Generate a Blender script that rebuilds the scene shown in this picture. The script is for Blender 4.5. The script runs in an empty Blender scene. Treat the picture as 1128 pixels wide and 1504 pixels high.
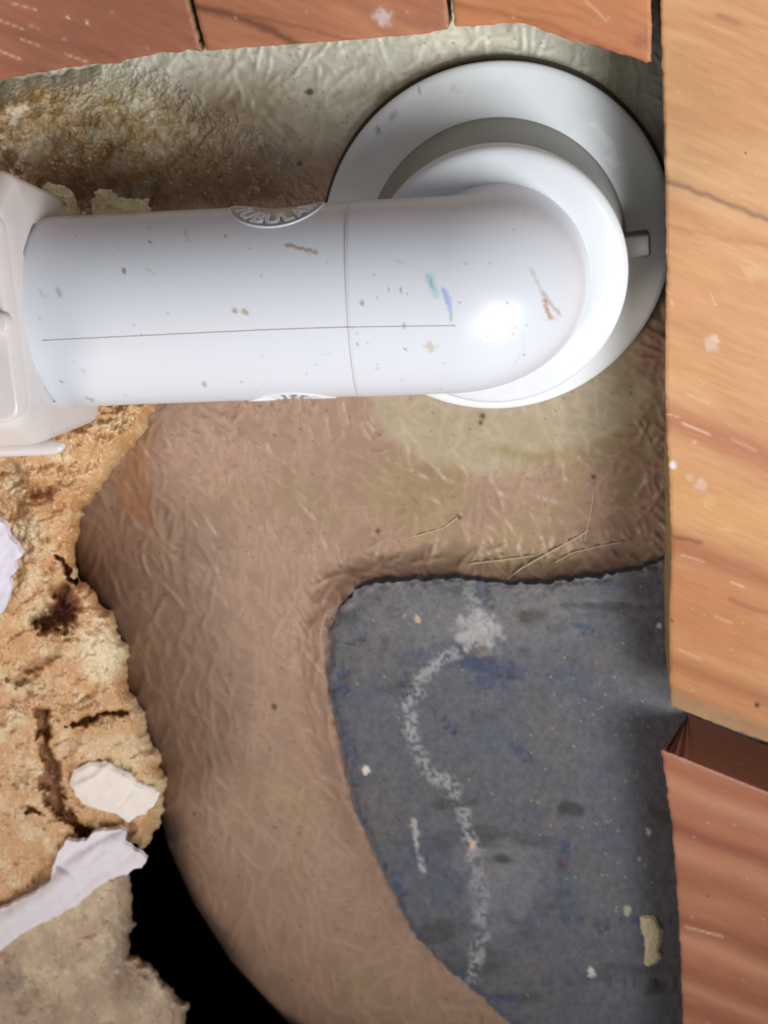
import bpy, math, random
import numpy as np
from mathutils import Matrix, Vector

random.seed(7)
RNG = np.random.default_rng(11)
sc = bpy.context.scene

# ------------------------------------------------------------------ geometry of the shot
# Local millimetre frame: w=0 is the room-side face of the boards, +w points down into the
# room (to the photographer who looks up through the hole), u right, v "up" in the picture.
F = 1450.0; CX, CY = 564.0, 752.0; VP = (728.0, -100.0); D = 240.0; ZC = 2.3
_N = np.array([VP[0]-CX, -(VP[1]-CY), -F]); _N /= np.linalg.norm(_N)
_w = -_N; _u = np.array([1, 0, 0.]) - _w[0]*_w; _u /= np.linalg.norm(_u); _v = np.cross(_w, _u)
R = np.stack([_u, _v, _w])

def P(px, py, w):
    px = np.asarray(px, float); py = np.asarray(py, float); w = np.asarray(w, float)
    d = np.stack([px-CX, -(py-CY), np.full(px.shape, -F)], -1) @ R.T
    t = (w-D)/d[..., 2]
    return np.stack([d[..., 0]*t, d[..., 1]*t, w+0*t], -1)

def Q(p):
    c = (np.asarray(p, float)-np.array([0, 0, D])) @ R
    return CX-c[..., 0]*F/c[..., 2], CY+c[..., 1]*F/c[..., 2]

def toW(p):
    p = np.asarray(p, float)
    return np.stack([p[..., 0]/1000, -p[..., 1]/1000, ZC-p[..., 2]/1000], -1)

cam = bpy.data.cameras.new('camera'); co = bpy.data.objects.new('camera', cam)
sc.collection.objects.link(co)
M = np.diag([1, -1, -1.]) @ R
co.matrix_world = Matrix([[*M[0], 0], [*M[1], 0], [*M[2], ZC-D/1000], [0, 0, 0, 1]])
cam.sensor_fit = 'VERTICAL'; cam.sensor_height = 36; cam.lens = F/1504*36
cam.clip_start = 0.01; cam.clip_end = 20
cam.dof.use_dof = True; cam.dof.focus_distance = 0.235; cam.dof.aperture_fstop = 24
sc.camera = co

world = bpy.data.worlds.new('world'); sc.world = world; world.use_nodes = True
bg = world.node_tree.nodes['Background']
bg.inputs[0].default_value = (0.92, 0.95, 1.0, 1); bg.inputs[1].default_value = 0.20

def area(name, direction, dist, size, power, col, target=(-5, -60, 0), spread=180, aim=None):
    l = bpy.data.lights.new(name, 'AREA'); l.shape = 'RECTANGLE'; l.size = size[0]; l.size_y = size[1]
    l.energy = power; l.color = col; l.spread = math.radians(spread)
    aim = aim or target
    o = bpy.data.objects.new(name, l); sc.collection.objects.link(o)
    d = np.array(direction, float); d /= np.linalg.norm(d)
    t = toW(np.array(target, float)); p = toW(np.array(target, float)+d*dist*1000)
    o.location = p
    t = toW(np.array(aim, float)); o.rotation_euler = Vector(t-p).to_track_quat('-Z', 'Y').to_euler()
    return o
area('window_light', (0.70, -0.22, 0.85), 0.70, (0.42, 0.36), 1.66, (0.94, 0.98, 1.0), (10, -50, 0), 90, (30, 20, 0))
area('room_light', (-0.60, -0.50, 0.60), 0.75, (0.25, 0.25), 0.70, (1.0, 0.86, 0.78), (-40, -70, 0), 100, (-40, 0, 0))

vs = sc.view_settings
vs.view_transform = 'Standard'; vs.look = 'None'; vs.gamma = 1; vs.use_curve_mapping = False
vs.exposure = 0.0

# ------------------------------------------------------------------ numpy helpers
def lin(c):
    c = np.asarray(c, float)/255
    return np.where(c <= 0.04045, c/12.92, ((c+0.055)/1.055)**2.4)

TAB = RNG.random((64, 256, 256)).astype(np.float32)
def vnoise(x, y, seed=0):
    x = np.asarray(x, float); y = np.asarray(y, float)
    xi = np.floor(x).astype(int); yi = np.floor(y).astype(int)
    fx = x-xi; fy = y-yi; fx = fx*fx*(3-2*fx); fy = fy*fy*(3-2*fy)
    t = TAB[seed % 64]
    a = t[yi & 255, xi & 255]; b = t[yi & 255, (xi+1) & 255]
    c = t[(yi+1) & 255, xi & 255]; d = t[(yi+1) & 255, (xi+1) & 255]
    return ((a*(1-fx)+b*fx)*(1-fy)+(c*(1-fx)+d*fx)*fy)*2-1

def fbm(x, y, sc_, seed=0, octs=4, gain=0.5):
    s = 0; a = 1; n = 0
    for k in range(octs):
        s = s+a*vnoise(np.asarray(x)/sc_*2**k+17.3*k, np.asarray(y)/sc_*2**k-9.1*k, seed+k); n += a; a *= gain
    return s/n

def worley(x, y, sc_, seed=0):
    x = np.asarray(x, float)/sc_; y = np.asarray(y, float)/sc_
    xi = np.floor(x).astype(int); yi = np.floor(y).astype(int)
    best = np.full(x.shape, 9.0)
    for i in (-1, 0, 1):
        for j in (-1, 0, 1):
            cx = xi+i; cy = yi+j
            qx = cx+TAB[seed % 64][cy & 255, cx & 255]; qy = cy+TAB[(seed+1) % 64][cy & 255, cx & 255]
            best = np.minimum(best, (qx-x)**2+(qy-y)**2)
    return np.sqrt(best)

def ss(a, b, x):
    t = np.clip((np.asarray(x, float)-a)/(b-a), 0, 1); return t*t*(3-2*t)

def dseg(x, y, pts, closed=False, near=False):
    pts = np.asarray(pts, float)
    A = pts if closed else pts[:-1]; B = np.roll(pts, -1, 0) if closed else pts[1:]
    best = np.full(np.shape(x), 1e18); bx = np.zeros(np.shape(x)); by = np.zeros(np.shape(x))
    for a, b in zip(A, B):
        ab = b-a; L = ab@ab+1e-12
        t = np.clip(((x-a[0])*ab[0]+(y-a[1])*ab[1])/L, 0, 1)
        qx = a[0]+t*ab[0]; qy = a[1]+t*ab[1]; dd = (x-qx)**2+(y-qy)**2
        m = dd < best
        best = np.where(m, dd, best)
        if near: bx = np.where(m, qx, bx); by = np.where(m, qy, by)
    return (np.sqrt(best), bx, by) if near else np.sqrt(best)

def inside(x, y, poly):
    poly = np.asarray(poly, float); r = np.zeros(np.shape(x), bool)
    for (x0, y0), (x1, y1) in zip(poly, np.roll(poly, -1, 0)):
        if y0 == y1: continue
        c = ((y0 > y) != (y1 > y)) & (x < (x1-x0)*(y-y0)/(y1-y0)+x0)
        r ^= c
    return r

def rough(poly, amp, step=5, seed=3, sc_=9.0, lock=None):
    out = []
    poly = [np.array(p, float) for p in poly]
    for i, a in enumerate(poly):
        b = poly[(i+1) % len(poly)]; L = np.linalg.norm(b-a); n = max(1, int(L/step))
        if lock is not None and lock(a, b): n = 1
        nrm = np.array([b[1]-a[1], a[0]-b[0]])/(L+1e-9)
        for k in range(n):
            p = a+(b-a)*k/n
            q = p+nrm*amp*float(fbm(p[0], p[1], sc_, seed, 3)) if n > 1 else p
            out.append(q)
    return np.array(out)

def mixc(a, b, t):
    t = np.asarray(t)[..., None]; return np.asarray(a)*(1-t)+np.asarray(b)*t

# ------------------------------------------------------------------ object helpers
def link(o, parent=None):
    sc.collection.objects.link(o)
    if parent is not None: o.parent = parent
    return o

ORG = {}
def thing(name, label, cat, at, group=None, kind=None):
    o = bpy.data.objects.new(name, None); link(o); p = toW(np.array(at, float)); o.location = p
    o.empty_display_size = 0.01
    if label: o['label'] = label
    if cat: o['category'] = cat
    if group: o['group'] = group
    if kind: o['kind'] = kind
    ORG[o.name] = p
    return o

def tag(o, label=None, cat=None, group=None, kind=None):
    for k, v in (('label', label), ('category', cat), ('group', group), ('kind', kind)):
        if v: o[k] = v
    return o

def meshobj(name, V, faces, mat, parent=None, col=None, smooth=True, at=None):
    """V in local millimetres."""
    W = toW(np.asarray(V, float))
    if parent is not None: org = ORG[parent.name]
    elif at is not None: org = toW(np.array(at, float))
    else: org = W.mean(0)
    me = bpy.data.meshes.new(name)
    Wl = (W-org).astype(np.float32)
    if isinstance(faces, np.ndarray):
        n, k = faces.shape
        me.vertices.add(len(Wl)); me.vertices.foreach_set('co', Wl.ravel())
        me.loops.add(n*k); me.loops.foreach_set('vertex_index', faces.astype(np.int32).ravel())
        me.polygons.add(n); me.polygons.foreach_set('loop_start', np.arange(0, n*k, k, dtype=np.int32))
        me.polygons.foreach_set('loop_total', np.full(n, k, dtype=np.int32))
        me.update(calc_edges=True)
    else:
        me.from_pydata(Wl.tolist(), [], faces)
    me.polygons.foreach_set('use_smooth', np.full(len(me.polygons), smooth))
    if col is not None:
        ca = me.color_attributes.new('tint', 'FLOAT_COLOR', 'POINT')
        c4 = np.ones((len(Wl), 4), np.float32); c4[:, :3] = np.clip(col, 0, 1); ca.data.foreach_set('color', c4.ravel())
    me.materials.append(mat); me.validate()
    o = bpy.data.objects.new(name, me); link(o, parent)
    if parent is None: o.location = org
    ORG[o.name] = org
    return o

def relief(name, poly, Wf, back, mat, colf, parent=None, step=3.0, skirt=None, bshift=None, smooth=True, bray=False, skn=0.25):
    """A solid slab: top face follows Wf over a pixel outline, sides drop to `back`."""
    poly = np.asarray(poly, float)
    x0, y0 = poly.min(0)-step; x1, y1 = poly.max(0)+step
    nx = int((x1-x0)/step)+2; ny = int((y1-y0)/step)+2
    X, Y = np.meshgrid(x0+np.arange(nx)*step, y0+np.arange(ny)*step)
    ins = inside(X, Y, poly)
    cell = ins[:-1, :-1] | ins[1:, :-1] | ins[:-1, 1:] | ins[1:, 1:]
    used = np.zeros_like(ins)
    used[:-1, :-1] |= cell; used[1:, :-1] |= cell; used[:-1, 1:] |= cell; used[1:, 1:] |= cell
    dist = np.zeros(X.shape)
    ux, uy = X[used], Y[used]
    d, bx, by = dseg(ux, uy, poly, True, True)
    iu = ins[used]
    ux = np.where(iu, ux, bx); uy = np.where(iu, uy, by); d = np.where(iu, d, 0)
    idx = np.full(X.shape, -1); idx[used] = np.arange(len(ux))
    w = Wf(ux, uy, d)
    V = P(ux, uy, w); C = colf(ux, uy, d, w)
    jj, ii = np.nonzero(cell)
    a = idx[jj, ii]; b = idx[jj, ii+1]; c = idx[jj+1, ii+1]; e = idx[jj+1, ii]
    quads = np.stack([a, e, c, b], 1)
    # boundary edges
    ed = np.concatenate([quads[:, [0, 1]], quads[:, [1, 2]], quads[:, [2, 3]], quads[:, [3, 0]]])
    key = np.minimum(ed[:, 0], ed[:, 1])*10000000+np.maximum(ed[:, 0], ed[:, 1])
    uq, inv, cnt = np.unique(key, return_inverse=True, return_counts=True)
    be = ed[cnt[inv] == 1]
    bv = np.unique(be); m = np.full(len(V), -1); m[bv] = len(V)+np.arange(len(bv))
    bk = V[bv].copy()
    bw = back(ux[bv], uy[bv]) if callable(back) else np.full(len(bv), float(back))
    if bshift is not None:
        dx, dy = bshift(ux[bv], uy[bv])
        t = P(ux[bv], uy[bv], V[bv][:, 2]); t2 = P(ux[bv]+dx, uy[bv]+dy, V[bv][:, 2])
        bk[:, :2] += (t2-t)[:, :2]
    bk[:, 2] = np.minimum(bw, bk[:, 2]-0.3)
    if bray: bk = P(ux[bv], uy[bv], bk[:, 2])
    side = np.stack([be[:, 1], be[:, 0], m[be[:, 0]], m[be[:, 1]]], 1)
    SC = C[bv] if skirt is None else np.tile(np.asarray(skirt), (len(bv), 1))*(1+skn*fbm(ux[bv], uy[bv], 7, 5, 3))[:, None]
    # duplicate the rim so the side has its own tint
    m2 = np.full(len(V), -1); m2[bv] = len(V)+len(bv)+np.arange(len(bv))
    side = np.stack([m2[be[:, 1]], m2[be[:, 0]], m[be[:, 0]], m[be[:, 1]]], 1)
    VV = np.concatenate([V, bk, V[bv]]); CC = np.concatenate([C, SC, SC])
    return meshobj(name, VV, np.concatenate([quads, side]), mat, parent, CC, smooth)

def lathe(name, prof, centre, mat, parent=None, seg=160, tilt=None, closed=True, col=None):
    prof = np.asarray(prof, float); n = len(prof); a = np.arange(seg)/seg*2*np.pi
    V = np.stack([centre[0]+prof[:, None, 0]*np.cos(a), centre[1]+prof[:, None, 0]*np.sin(a), prof[:, None, 1]+0*a], -1).reshape(-1, 3)
    f = []
    for k in range(n if closed else n-1):
        k2 = (k+1) % n
        for s in range(seg):
            s2 = (s+1) % seg; f.append((k*seg+s, k2*seg+s, k2*seg+s2, k*seg+s2))
    return meshobj(name, V, np.array(f), mat, parent, None if col is None else col(V))

def sweep(name, pts, rad, mat, parent=None, seg=8, col=None):
    pts = np.asarray(pts, float); n = len(pts); T = np.gradient(pts, axis=0); T /= np.linalg.norm(T, axis=1)[:, None]+1e-12
    rad = np.broadcast_to(np.asarray(rad, float), (n,))
    up = np.array([0, 0, 1.]);
    if abs(T[0]@up) > 0.9: up = np.array([0, 1., 0])
    A = np.cross(T, up); A /= np.linalg.norm(A, axis=1)[:, None]; B = np.cross(A, T)
    a = np.arange(seg)/seg*2*np.pi
    V = pts[:, None]+rad[:, None, None]*(A[:, None]*np.cos(a)[None, :, None]+B[:, None]*np.sin(a)[None, :, None])
    V = V.reshape(-1, 3); f = []
    for i in range(n-1):
        for s in range(seg):
            s2 = (s+1) % seg; f.append((i*seg+s, i*seg+s2, (i+1)*seg+s2, (i+1)*seg+s))
    f.append(tuple(range(seg))[::-1]); f.append(tuple((n-1)*seg+s for s in range(seg)))
    return meshobj(name, V, f, mat, parent, None if col is None else np.tile(col, (len(V), 1)))

# ------------------------------------------------------------------ materials
def mat(name, base=None, rough_=0.5, spec=0.5, attr=True, bumps=(), var=0.0, varscale=300, sss=0, coat=0, aniso=None):
    m = bpy.data.materials.new(name); m.use_nodes = True; nt = m.node_tree; N = nt.nodes; L = nt.links
    b = N['Principled BSDF']; b.inputs['Roughness'].default_value = rough_; b.inputs['Specular IOR Level'].default_value = spec
    tc = N.new('ShaderNodeTexCoord'); src = tc.outputs['Object']
    if aniso:
        mp = N.new('ShaderNodeMapping'); mp.vector_type = 'TEXTURE'
        mp.inputs['Rotation'].default_value = (0, 0, aniso[0]); mp.inputs['Scale'].default_value = (aniso[1], 1, 1)
        L.new(src, mp.inputs[0]); src = mp.outputs[0]
    if attr:
        at = N.new('ShaderNodeAttribute'); at.attribute_name = 'tint'; c = at.outputs['Color']
    else:
        rgb = N.new('ShaderNodeRGB'); rgb.outputs[0].default_value = (*base, 1); c = rgb.outputs[0]
    if var:
        nz = N.new('ShaderNodeTexNoise'); nz.inputs['Scale'].default_value = varscale; nz.inputs['Detail'].default_value = 6
        nz.inputs['Roughness'].default_value = 0.65; L.new(src, nz.inputs['Vector'])
        mr = N.new('ShaderNodeMapRange'); mr.inputs[1].default_value = 0.3; mr.inputs[2].default_value = 0.7
        mr.inputs[3].default_value = 1-var; mr.inputs[4].default_value = 1+var; L.new(nz.outputs[0], mr.inputs[0])
        mx = N.new('ShaderNodeVectorMath'); mx.operation = 'SCALE'; L.new(c, mx.inputs[0]); L.new(mr.outputs[0], mx.inputs['Scale']); c = mx.outputs[0]
    L.new(c, b.inputs['Base Color'])
    prev = None
    for kind, scale, strength, dist in bumps:
        t = N.new('ShaderNodeTexNoise' if kind == 'noise' else 'ShaderNodeTexVoronoi'); t.inputs['Scale'].default_value = scale
        if kind == 'noise': t.inputs['Detail'].default_value = 5
        L.new(src, t.inputs['Vector'])
        bp = N.new('ShaderNodeBump'); bp.inputs['Strength'].default_value = strength; bp.inputs['Distance'].default_value = dist
        L.new(t.outputs[0], bp.inputs['Height'])
        if prev: L.new(prev.outputs[0], bp.inputs['Normal'])
        prev = bp
    if prev: L.new(prev.outputs[0], b.inputs['Normal'])
    if sss:
        b.inputs['Subsurface Weight'].default_value = sss; b.inputs['Subsurface Scale'].default_value = 0.002
    b.inputs['Coat Weight'].default_value = coat; b.inputs['Coat Roughness'].default_value = 0.3
    return m

GR = math.radians(22)   # the grain runs down to the right in the picture
M_wood = mat('pine_wood', rough_=0.5, spec=0.4, var=0.10, varscale=900, aniso=(GR, 9), bumps=(('noise', 1500, 0.18, 0.0004),))
M_shell = mat('fibreglass_resin', rough_=0.42, spec=0.5, var=0.08, varscale=500, bumps=(('noise', 900, 0.22, 0.0006),))
M_foam = mat('spray_foam', rough_=0.30, spec=0.8, var=0.18, varscale=900, sss=0.15, coat=0.25, bumps=(('voronoi', 900, 0.55, 0.0009), ('noise', 2200, 0.5, 0.0005)))
M_pad = mat('grey_blue_pad', rough_=0.85, spec=0.2, var=0.14, varscale=900, bumps=(('noise', 1100, 0.55, 0.0006), ('voronoi', 1600, 0.3, 0.0004)))
M_pvc = mat('white_pvc', rough_=0.30, spec=0.5, bumps=(('noise', 400, 0.03, 0.0004),))
M_pvcp = mat('white_pvc_plain', base=lin((224, 225, 228)), attr=False, rough_=0.3, spec=0.5, var=0.03, varscale=150)
M_hub = mat('dull_grey_plastic', base=lin((156, 152, 146)), attr=False, rough_=0.38, var=0.06, varscale=200)
M_nut = mat('milky_plastic', rough_=0.24, spec=0.55, sss=0.15, var=0.03, varscale=200)
M_rubber = mat('dark_rubber', base=lin((70, 66, 56)), attr=False, rough_=0.6, var=0.15, varscale=600)
M_paper = mat('white_paper_skin', rough_=0.7, spec=0.3, sss=0.15, var=0.04, varscale=400, bumps=(('noise', 500, 0.25, 0.0006),))
M_dark = mat('cavity_shade', base=(0.0012, 0.0012, 0.003), attr=False, rough_=1.0, spec=0.0)  # near-black colour stands in for the unlit void
M_mark = mat('plain_tint', rough_=0.6)

# ------------------------------------------------------------------ outlines (pixels)
padP = [(486, 965), (486, 930), (500, 895), (522, 868), (555, 855), (620, 853), (680, 850), (740, 858), (800, 858), (850, 852),
        (900, 845), (940, 836), (985, 818), (1120, 800), (1120, 1640), (860, 1600), (800, 1545), (745, 1500), (690, 1450), (650, 1415),
        (615, 1380), (590, 1335), (565, 1285), (545, 1240), (520, 1180), (508, 1125), (500, 1090), (488, 1030), (482, 990)]
padR = rough(padP, 5, 4, 12, 9)
edgeB = [(92, 700), (98, 780), (115, 850), (172, 1000), (222, 1130), (246, 1240), (284, 1325), (340, 1412), (425, 1504), (500, 1590), (640, 1720)]

# ------------------------------------------------------------------ setting: boards and cavity
boards = thing('ceiling', None, None, (0, -60, 0), kind='structure')
S, C_ = math.sin(GR), math.cos(GR)
def grain(px, py): return px*C_+py*S, -px*S+py*C_      # along, across (pixels)

def wood_col(base, dark, light, bands=(), streaks=(), scr=(), seed=0, dots=(), fine=1.0, dim=0.84):
    base, dark, light = lin(base), lin(dark), lin(light)
    def f(px, py, d, w):
        t, s = grain(px, py)
        s2 = s+9*fbm(t, s, 170, seed, 3)
        n1 = fbm(t/7, s2, 16, seed+4, 4)
        n2 = fbm(t/3, s2, 60, seed+8, 3)
        c = mixc(base, dark, np.clip(0.30*fine+n1*0.75*fine+n2*0.3, 0, 1)*0.55)
        c = mixc(c, light, np.clip(-n1*0.5-n2*0.9, 0, 1)*0.6)
        for cs, wd, col, k in bands:      # cs = across-grain position at x=1050 reference
            c = mixc(c, lin(col), k*np.exp(-((s2-cs)/wd)**2))
        for pts, wd, col, k in streaks:
            dd = dseg(px+2*fbm(px, py, 12, seed+2, 2), py+3*fbm(px, py, 16, seed+3, 2), pts)
            c = mixc(c, lin(col), k*np.exp(-(dd/wd)**2))
        for pts, wd, k in scr:
            dd = dseg(px, py, pts); c = mixc(c, lin((235, 200, 165)), k*np.exp(-(dd/wd)**2))
        for x, y, r, col, k in dots:
            rr = np.hypot(px-x, py-y)+r*0.6*fbm(px, py, 6, seed, 3)
            c = mixc(c, lin(col), k*(1-ss(r*0.5, r*1.2, rr)))
        sp = vnoise(px/2.6, py/2.6, seed+6)
        c = mixc(c, lin((238, 215, 185)), (sp > 0.95)*0.3)
        return c*dim
    return f
def wood_w(seed, chamf=None):
    def f(px, py, d):
        t, s = grain(px, py)
        w = 0.10*fbm(t/8, s, 9, seed, 3)-0.45*(1-ss(0, 3.0, d))**2
        if chamf is not None:
            dd = dseg(px, py, chamf[0]); w = w-chamf[1]*(1-ss(0, chamf[2], dd))
        return w
    return f
CUT = lin((176, 150, 112))
def acr(x, y): return -x*S+y*C_

bA = [(-420, -330), (262, -330), (270, -60), (276, 0), (285, 35), (297, 76), (275, 73), (262, 78), (240, 76), (215, 82), (205, 84), (185, 86), (176, 93), (140, 94), (100, 99), (60, 106), (0, 117), (-60, 128), (-420, 190)]
bB = [(274, -330), (280, -60), (284, 0), (293, 35), (303, 75), (330, 72), (400, 67), (480, 61), (560, 55), (620, 50), (657, 43), (660, 38), (656, 0), (654, -60), (650, -330)]
bC = [(658, -330), (661, -60), (664, 0), (668, 38), (700, 38), (765, 33), (800, 45), (840, 60), (880, 68), (905, 77), (930, 84), (948, 92), (957, 90), (957, 40), (956, 0), (954, -60), (950, -330)]
bD = [(966, -330), (969, -60), (970, 0), (971, 60), (974, 150), (977, 260), (979, 400), (977, 560), (980, 650), (984, 720), (986, 830), (983, 900), (984, 1000), (986, 1037), (1050, 1062), (1128, 1090), (1500, 1225), (1500, -330)]
bE = [(972, 1101), (1010, 1116), (1070, 1140), (1128, 1163), (1500, 1305), (1500, 2000), (1030, 2000), (1005, 1560), (1003, 1504), (1000, 1400), (996, 1330), (990, 1250), (984, 1190), (976, 1140)]
bF = [(-900, 1640), (-170, 1650), (-175, 1400), (-168, 900), (-172, 500), (-165, 160), (-430, 204), (-430, -330), (-900, -330)]
bG = [(-900, 1660), (1000, 1645), (1018, 2000), (-900, 2000)]
def lk(a, b): return max(abs(a[0]), abs(b[0])) > 1300 or min(a[1], b[1]) < -65 or max(a[1], b[1]) > 1640

colA = wood_col((176, 113, 86), (146, 84, 60), (196, 138, 108), seed=20, fine=0.6,
    streaks=[(((0, 40), (300, 118)), 7, (150, 88, 66), 0.35)],
    scr=[(((14, 4), (52, 14)), 1.1, .6), (((0, 30), (32, 42)), 1.2, .7), (((0, 75), (30, 87)), 1.4, .8), (((30, 57), (58, 67)), 1.2, .6), (((95, 79), (130, 92)), 1.4, .8), (((40, 36), (58, 42)), 1, .5)],
    dots=[(100, 26, 3, (245, 225, 180), .9), (127, 33, 3, (250, 235, 200), .9), (94, 57, 3, (235, 200, 180), .6)])
colB = wood_col((190, 124, 88), (150, 88, 60), (212, 152, 112), seed=23, fine=0.7,
    streaks=[(((283, 8), (340, 22), (400, 45), (440, 66)), 5.5, (112, 68, 50), 0.85), (((340, 20), (420, 34), (520, 60)), 3, (140, 82, 58), 0.6), (((540, 10), (640, 40)), 10, (165, 105, 80), 0.5)],
    dots=[(562, 24, 14, (225, 205, 195), .75), (572, 34, 7, (200, 175, 165), .6)])
colC = wood_col((204, 134, 88), (172, 100, 62), (222, 160, 112), seed=26, fine=0.7,
    streaks=[(((664, 5), (800, 35), (960, 95)), 5, (165, 95, 62), 0.7), (((860, 0), (890, 30)), 2.5, (228, 180, 140), 0.6), (((760, 12), (850, 26)), 3, (180, 108, 70), 0.5)],
    dots=[(943, 60, 16, (165, 95, 70), .5)])
def bd(x, y, wd, col, k): return (acr(x, y), wd, col, k)
colD = wood_col((214, 158, 106), (192, 128, 80), (228, 178, 128), seed=29,
    bands=[bd(1050, 1, 16, (205, 150, 95), .3), bd(1050, 640, 26, (178, 104, 70), .75), bd(1050, 740, 30, (216, 160, 98), .6), bd(1050, 825, 22, (170, 98, 62), .8), bd(1050, 870, 14, (188, 112, 70), .5),
           bd(1050, 920, 60, (186, 116, 72), .7), bd(1050, 1000, 14, (156, 90, 56), .7), bd(1050, 1030, 30, (180, 112, 70), .6), bd(1050, 455, 22, (212, 148, 104), .5), bd(1050, 330, 12, (200, 130, 84), .4), bd(1050, 1045, 9, (158, 92, 58), .6)],
    streaks=[(((982, 268), (1020, 280), (1055, 295), (1090, 308), (1140, 326)), 4.5, (138, 102, 72), .8), (((1055, 22), (1085, 32)), 5, (165, 98, 72), .7), (((980, 330), (1060, 350), (1140, 362)), 4, (190, 118, 72), .5), (((990, 787), (1030, 797)), 3, (120, 70, 46), .7), (((1060, 25), (1128, 42)), 4, (196, 130, 84), .5), (((1070, 880), (1140, 905)), 3, (150, 84, 55), .6)],
    scr=[(((1003, 622), (1042, 638)), 1.7, .8), (((980, 608), (996, 612)), 1.2, .6), (((1075, 855), (1092, 862)), 1.5, .7), (((1000, 815), (1034, 825)), 1.3, .5), (((1050, 905), (1075, 915)), 1.3, .5), (((1000, 955), (1030, 968)), 1.3, .5), (((985, 440), (989, 450)), 1.2, .8), (((1044, 430), (1050, 447)), 1.2, .6), (((1056, 775), (1075, 780)), 1.4, .5), (((1075, 645), (1110, 662)), 2, .35), (((1010, 580), (1040, 592)), 2, .4), (((1018, 652), (1022, 647)), 1.3, .9)],
    dots=[(988, 683, 6, (240, 232, 230), .95), (1030, 712, 10, (225, 195, 175), .6), (1014, 702, 6, (220, 190, 170), .5), (1046, 503, 14, (228, 200, 176), .6), (1105, 400, 14, (224, 180, 142), .5), (1052, 498, 6, (235, 215, 195), .5), (1111, 1035, 5, (60, 28, 18), .95), (1095, 225, 1.5, (60, 30, 20), .9), (988, 911, 2, (80, 40, 20), .9), (1040, 735, 12, (222, 180, 130), .4)])
def colD2(px, py, d, w):
    c = colD(px, py, d, w)
    dd = dseg(px, py, [(975, 1033), (1050, 1062), (1128, 1090), (1500, 1225)])
    t = (1-ss(20, 27, dd+2*fbm(px, py, 14, 3, 3)))
    return mixc(c, lin((168, 132, 98))*(1+0.12*fbm(px, py, 12, 9, 3))[..., None], t*0.85)
colE = wood_col((178, 116, 84), (150, 90, 62), (190, 132, 100), seed=33, fine=0.7,
    bands=[bd(1060, 1160, 9, (164, 98, 66), .6), bd(1060, 1184, 12, (206, 150, 116), .5), bd(1060, 1240, 10, (146, 82, 60), .8), bd(1060, 1270, 14, (206, 146, 112), .4), bd(1060, 1305, 12, (160, 94, 66), .6),
           bd(1060, 1370, 14, (146, 84, 58), .75), bd(1060, 1400, 10, (210, 150, 116), .5), bd(1060, 1445, 14, (158, 92, 64), .65), bd(1060, 1500, 12, (150, 86, 60), .6), bd(1060, 1470, 8, (206, 148, 114), .5)],
    scr=[(((1008, 1362), (1060, 1375)), 1.6, .6), (((1010, 1126), (1000, 1116)), 1, .3)],
    dots=[(1039, 1316, 2.5, (110, 60, 40), .8), (1090, 1440, 2, (220, 170, 140), .6)])
colO = wood_col((196, 130, 90), (160, 96, 64), (214, 154, 112), seed=36)

relief('plank', rough(bA, 2.2, 4, 1, 6, lk), wood_w(1), -19.2, M_wood, colA, boards, 4, skirt=CUT*0.8, bshift=lambda x, y: (0*x, np.where(y > 60, -14.0, 0)))
relief('plank', rough(bB, 1.6, 4, 2, 6, lk), wood_w(2), -19.2, M_wood, colB, boards, 4, skirt=CUT*0.8, bshift=lambda x, y: (0*x, np.where(y > 60, -14.0, 0)))
relief('plank', rough(bC, 2.6, 4, 3, 6, lk), wood_w(3), -19.2, M_wood, colC, boards, 4, skirt=CUT*0.8, bshift=lambda x, y: (0*x, np.where(y > 45, -14.0, 0)))
def dsh(x, y):
    left = (x < 990) & (y > -20)
    return np.where(left, np.where(y < 600, 16, 16-10*ss(600, 740, y)), 0.0), np.where((y > 1030), -10.0, 0.0)
relief('plank', rough(bD, 1.8, 4, 4, 7, lk), wood_w(4, ([(975, 1033), (1050, 1062), (1128, 1090), (1500, 1225)], 3.5, 26)), -19.2, M_wood, colD2, boards, 3, skirt=lin((150, 130, 86)), bshift=dsh)
def esh(x, y):
    top = (y-1101) < (x-972)*0.44
    k = np.where(top, np.maximum(0, 1-(x-972)/52), 1-0.78*ss(1101, 1230, y))
    return np.where((y < 1600) & (x < 1200), 52*k, 0), np.where((y < 1600) & (x < 1200), 26*k, 0)-15.0*top
lkE = lambda a, b: lk(a, b) or (b[1]-1101 < (b[0]-972)*0.44 and a[1]-1101 < (a[0]-972)*0.44)
relief('plank', rough(bE, 2.6, 4, 5, 7, lkE), wood_w(5), -19.2, M_wood, colE, boards, 3, skirt=lin((118, 70, 52)), bshift=esh, skn=0.05)
relief('plank', rough(bF, 3, 6, 6, 8, lk), wood_w(6), -19.2, M_wood, colO, boards, 8, skirt=CUT)
relief('plank', rough(bG, 3, 6, 7, 8, lk), wood_w(7), -19.2, M_wood, colO, boards, 8, skirt=CUT)
# near-black box added above the boards to keep the void dark
pts = P(np.array([-880, 1480, 1480, -880.]), np.array([-310, -310, 1980, 1980.]), np.full(4, -19.8))
x0, x1 = pts[:, 0].min(), pts[:, 0].max(); y0, y1 = pts[:, 1].min(), pts[:, 1].max()
V = [(x, y, w) for w in (-19.8, -330) for x, y in ((x0, y0), (x1, y0), (x1, y1), (x0, y1))]
tag(meshobj('cavity_dark_box', V, [(0, 1, 5, 4), (1, 2, 6, 5), (2, 3, 7, 6), (3, 0, 4, 7), (4, 5, 6, 7)], M_dark, smooth=False), kind='structure')

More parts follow.
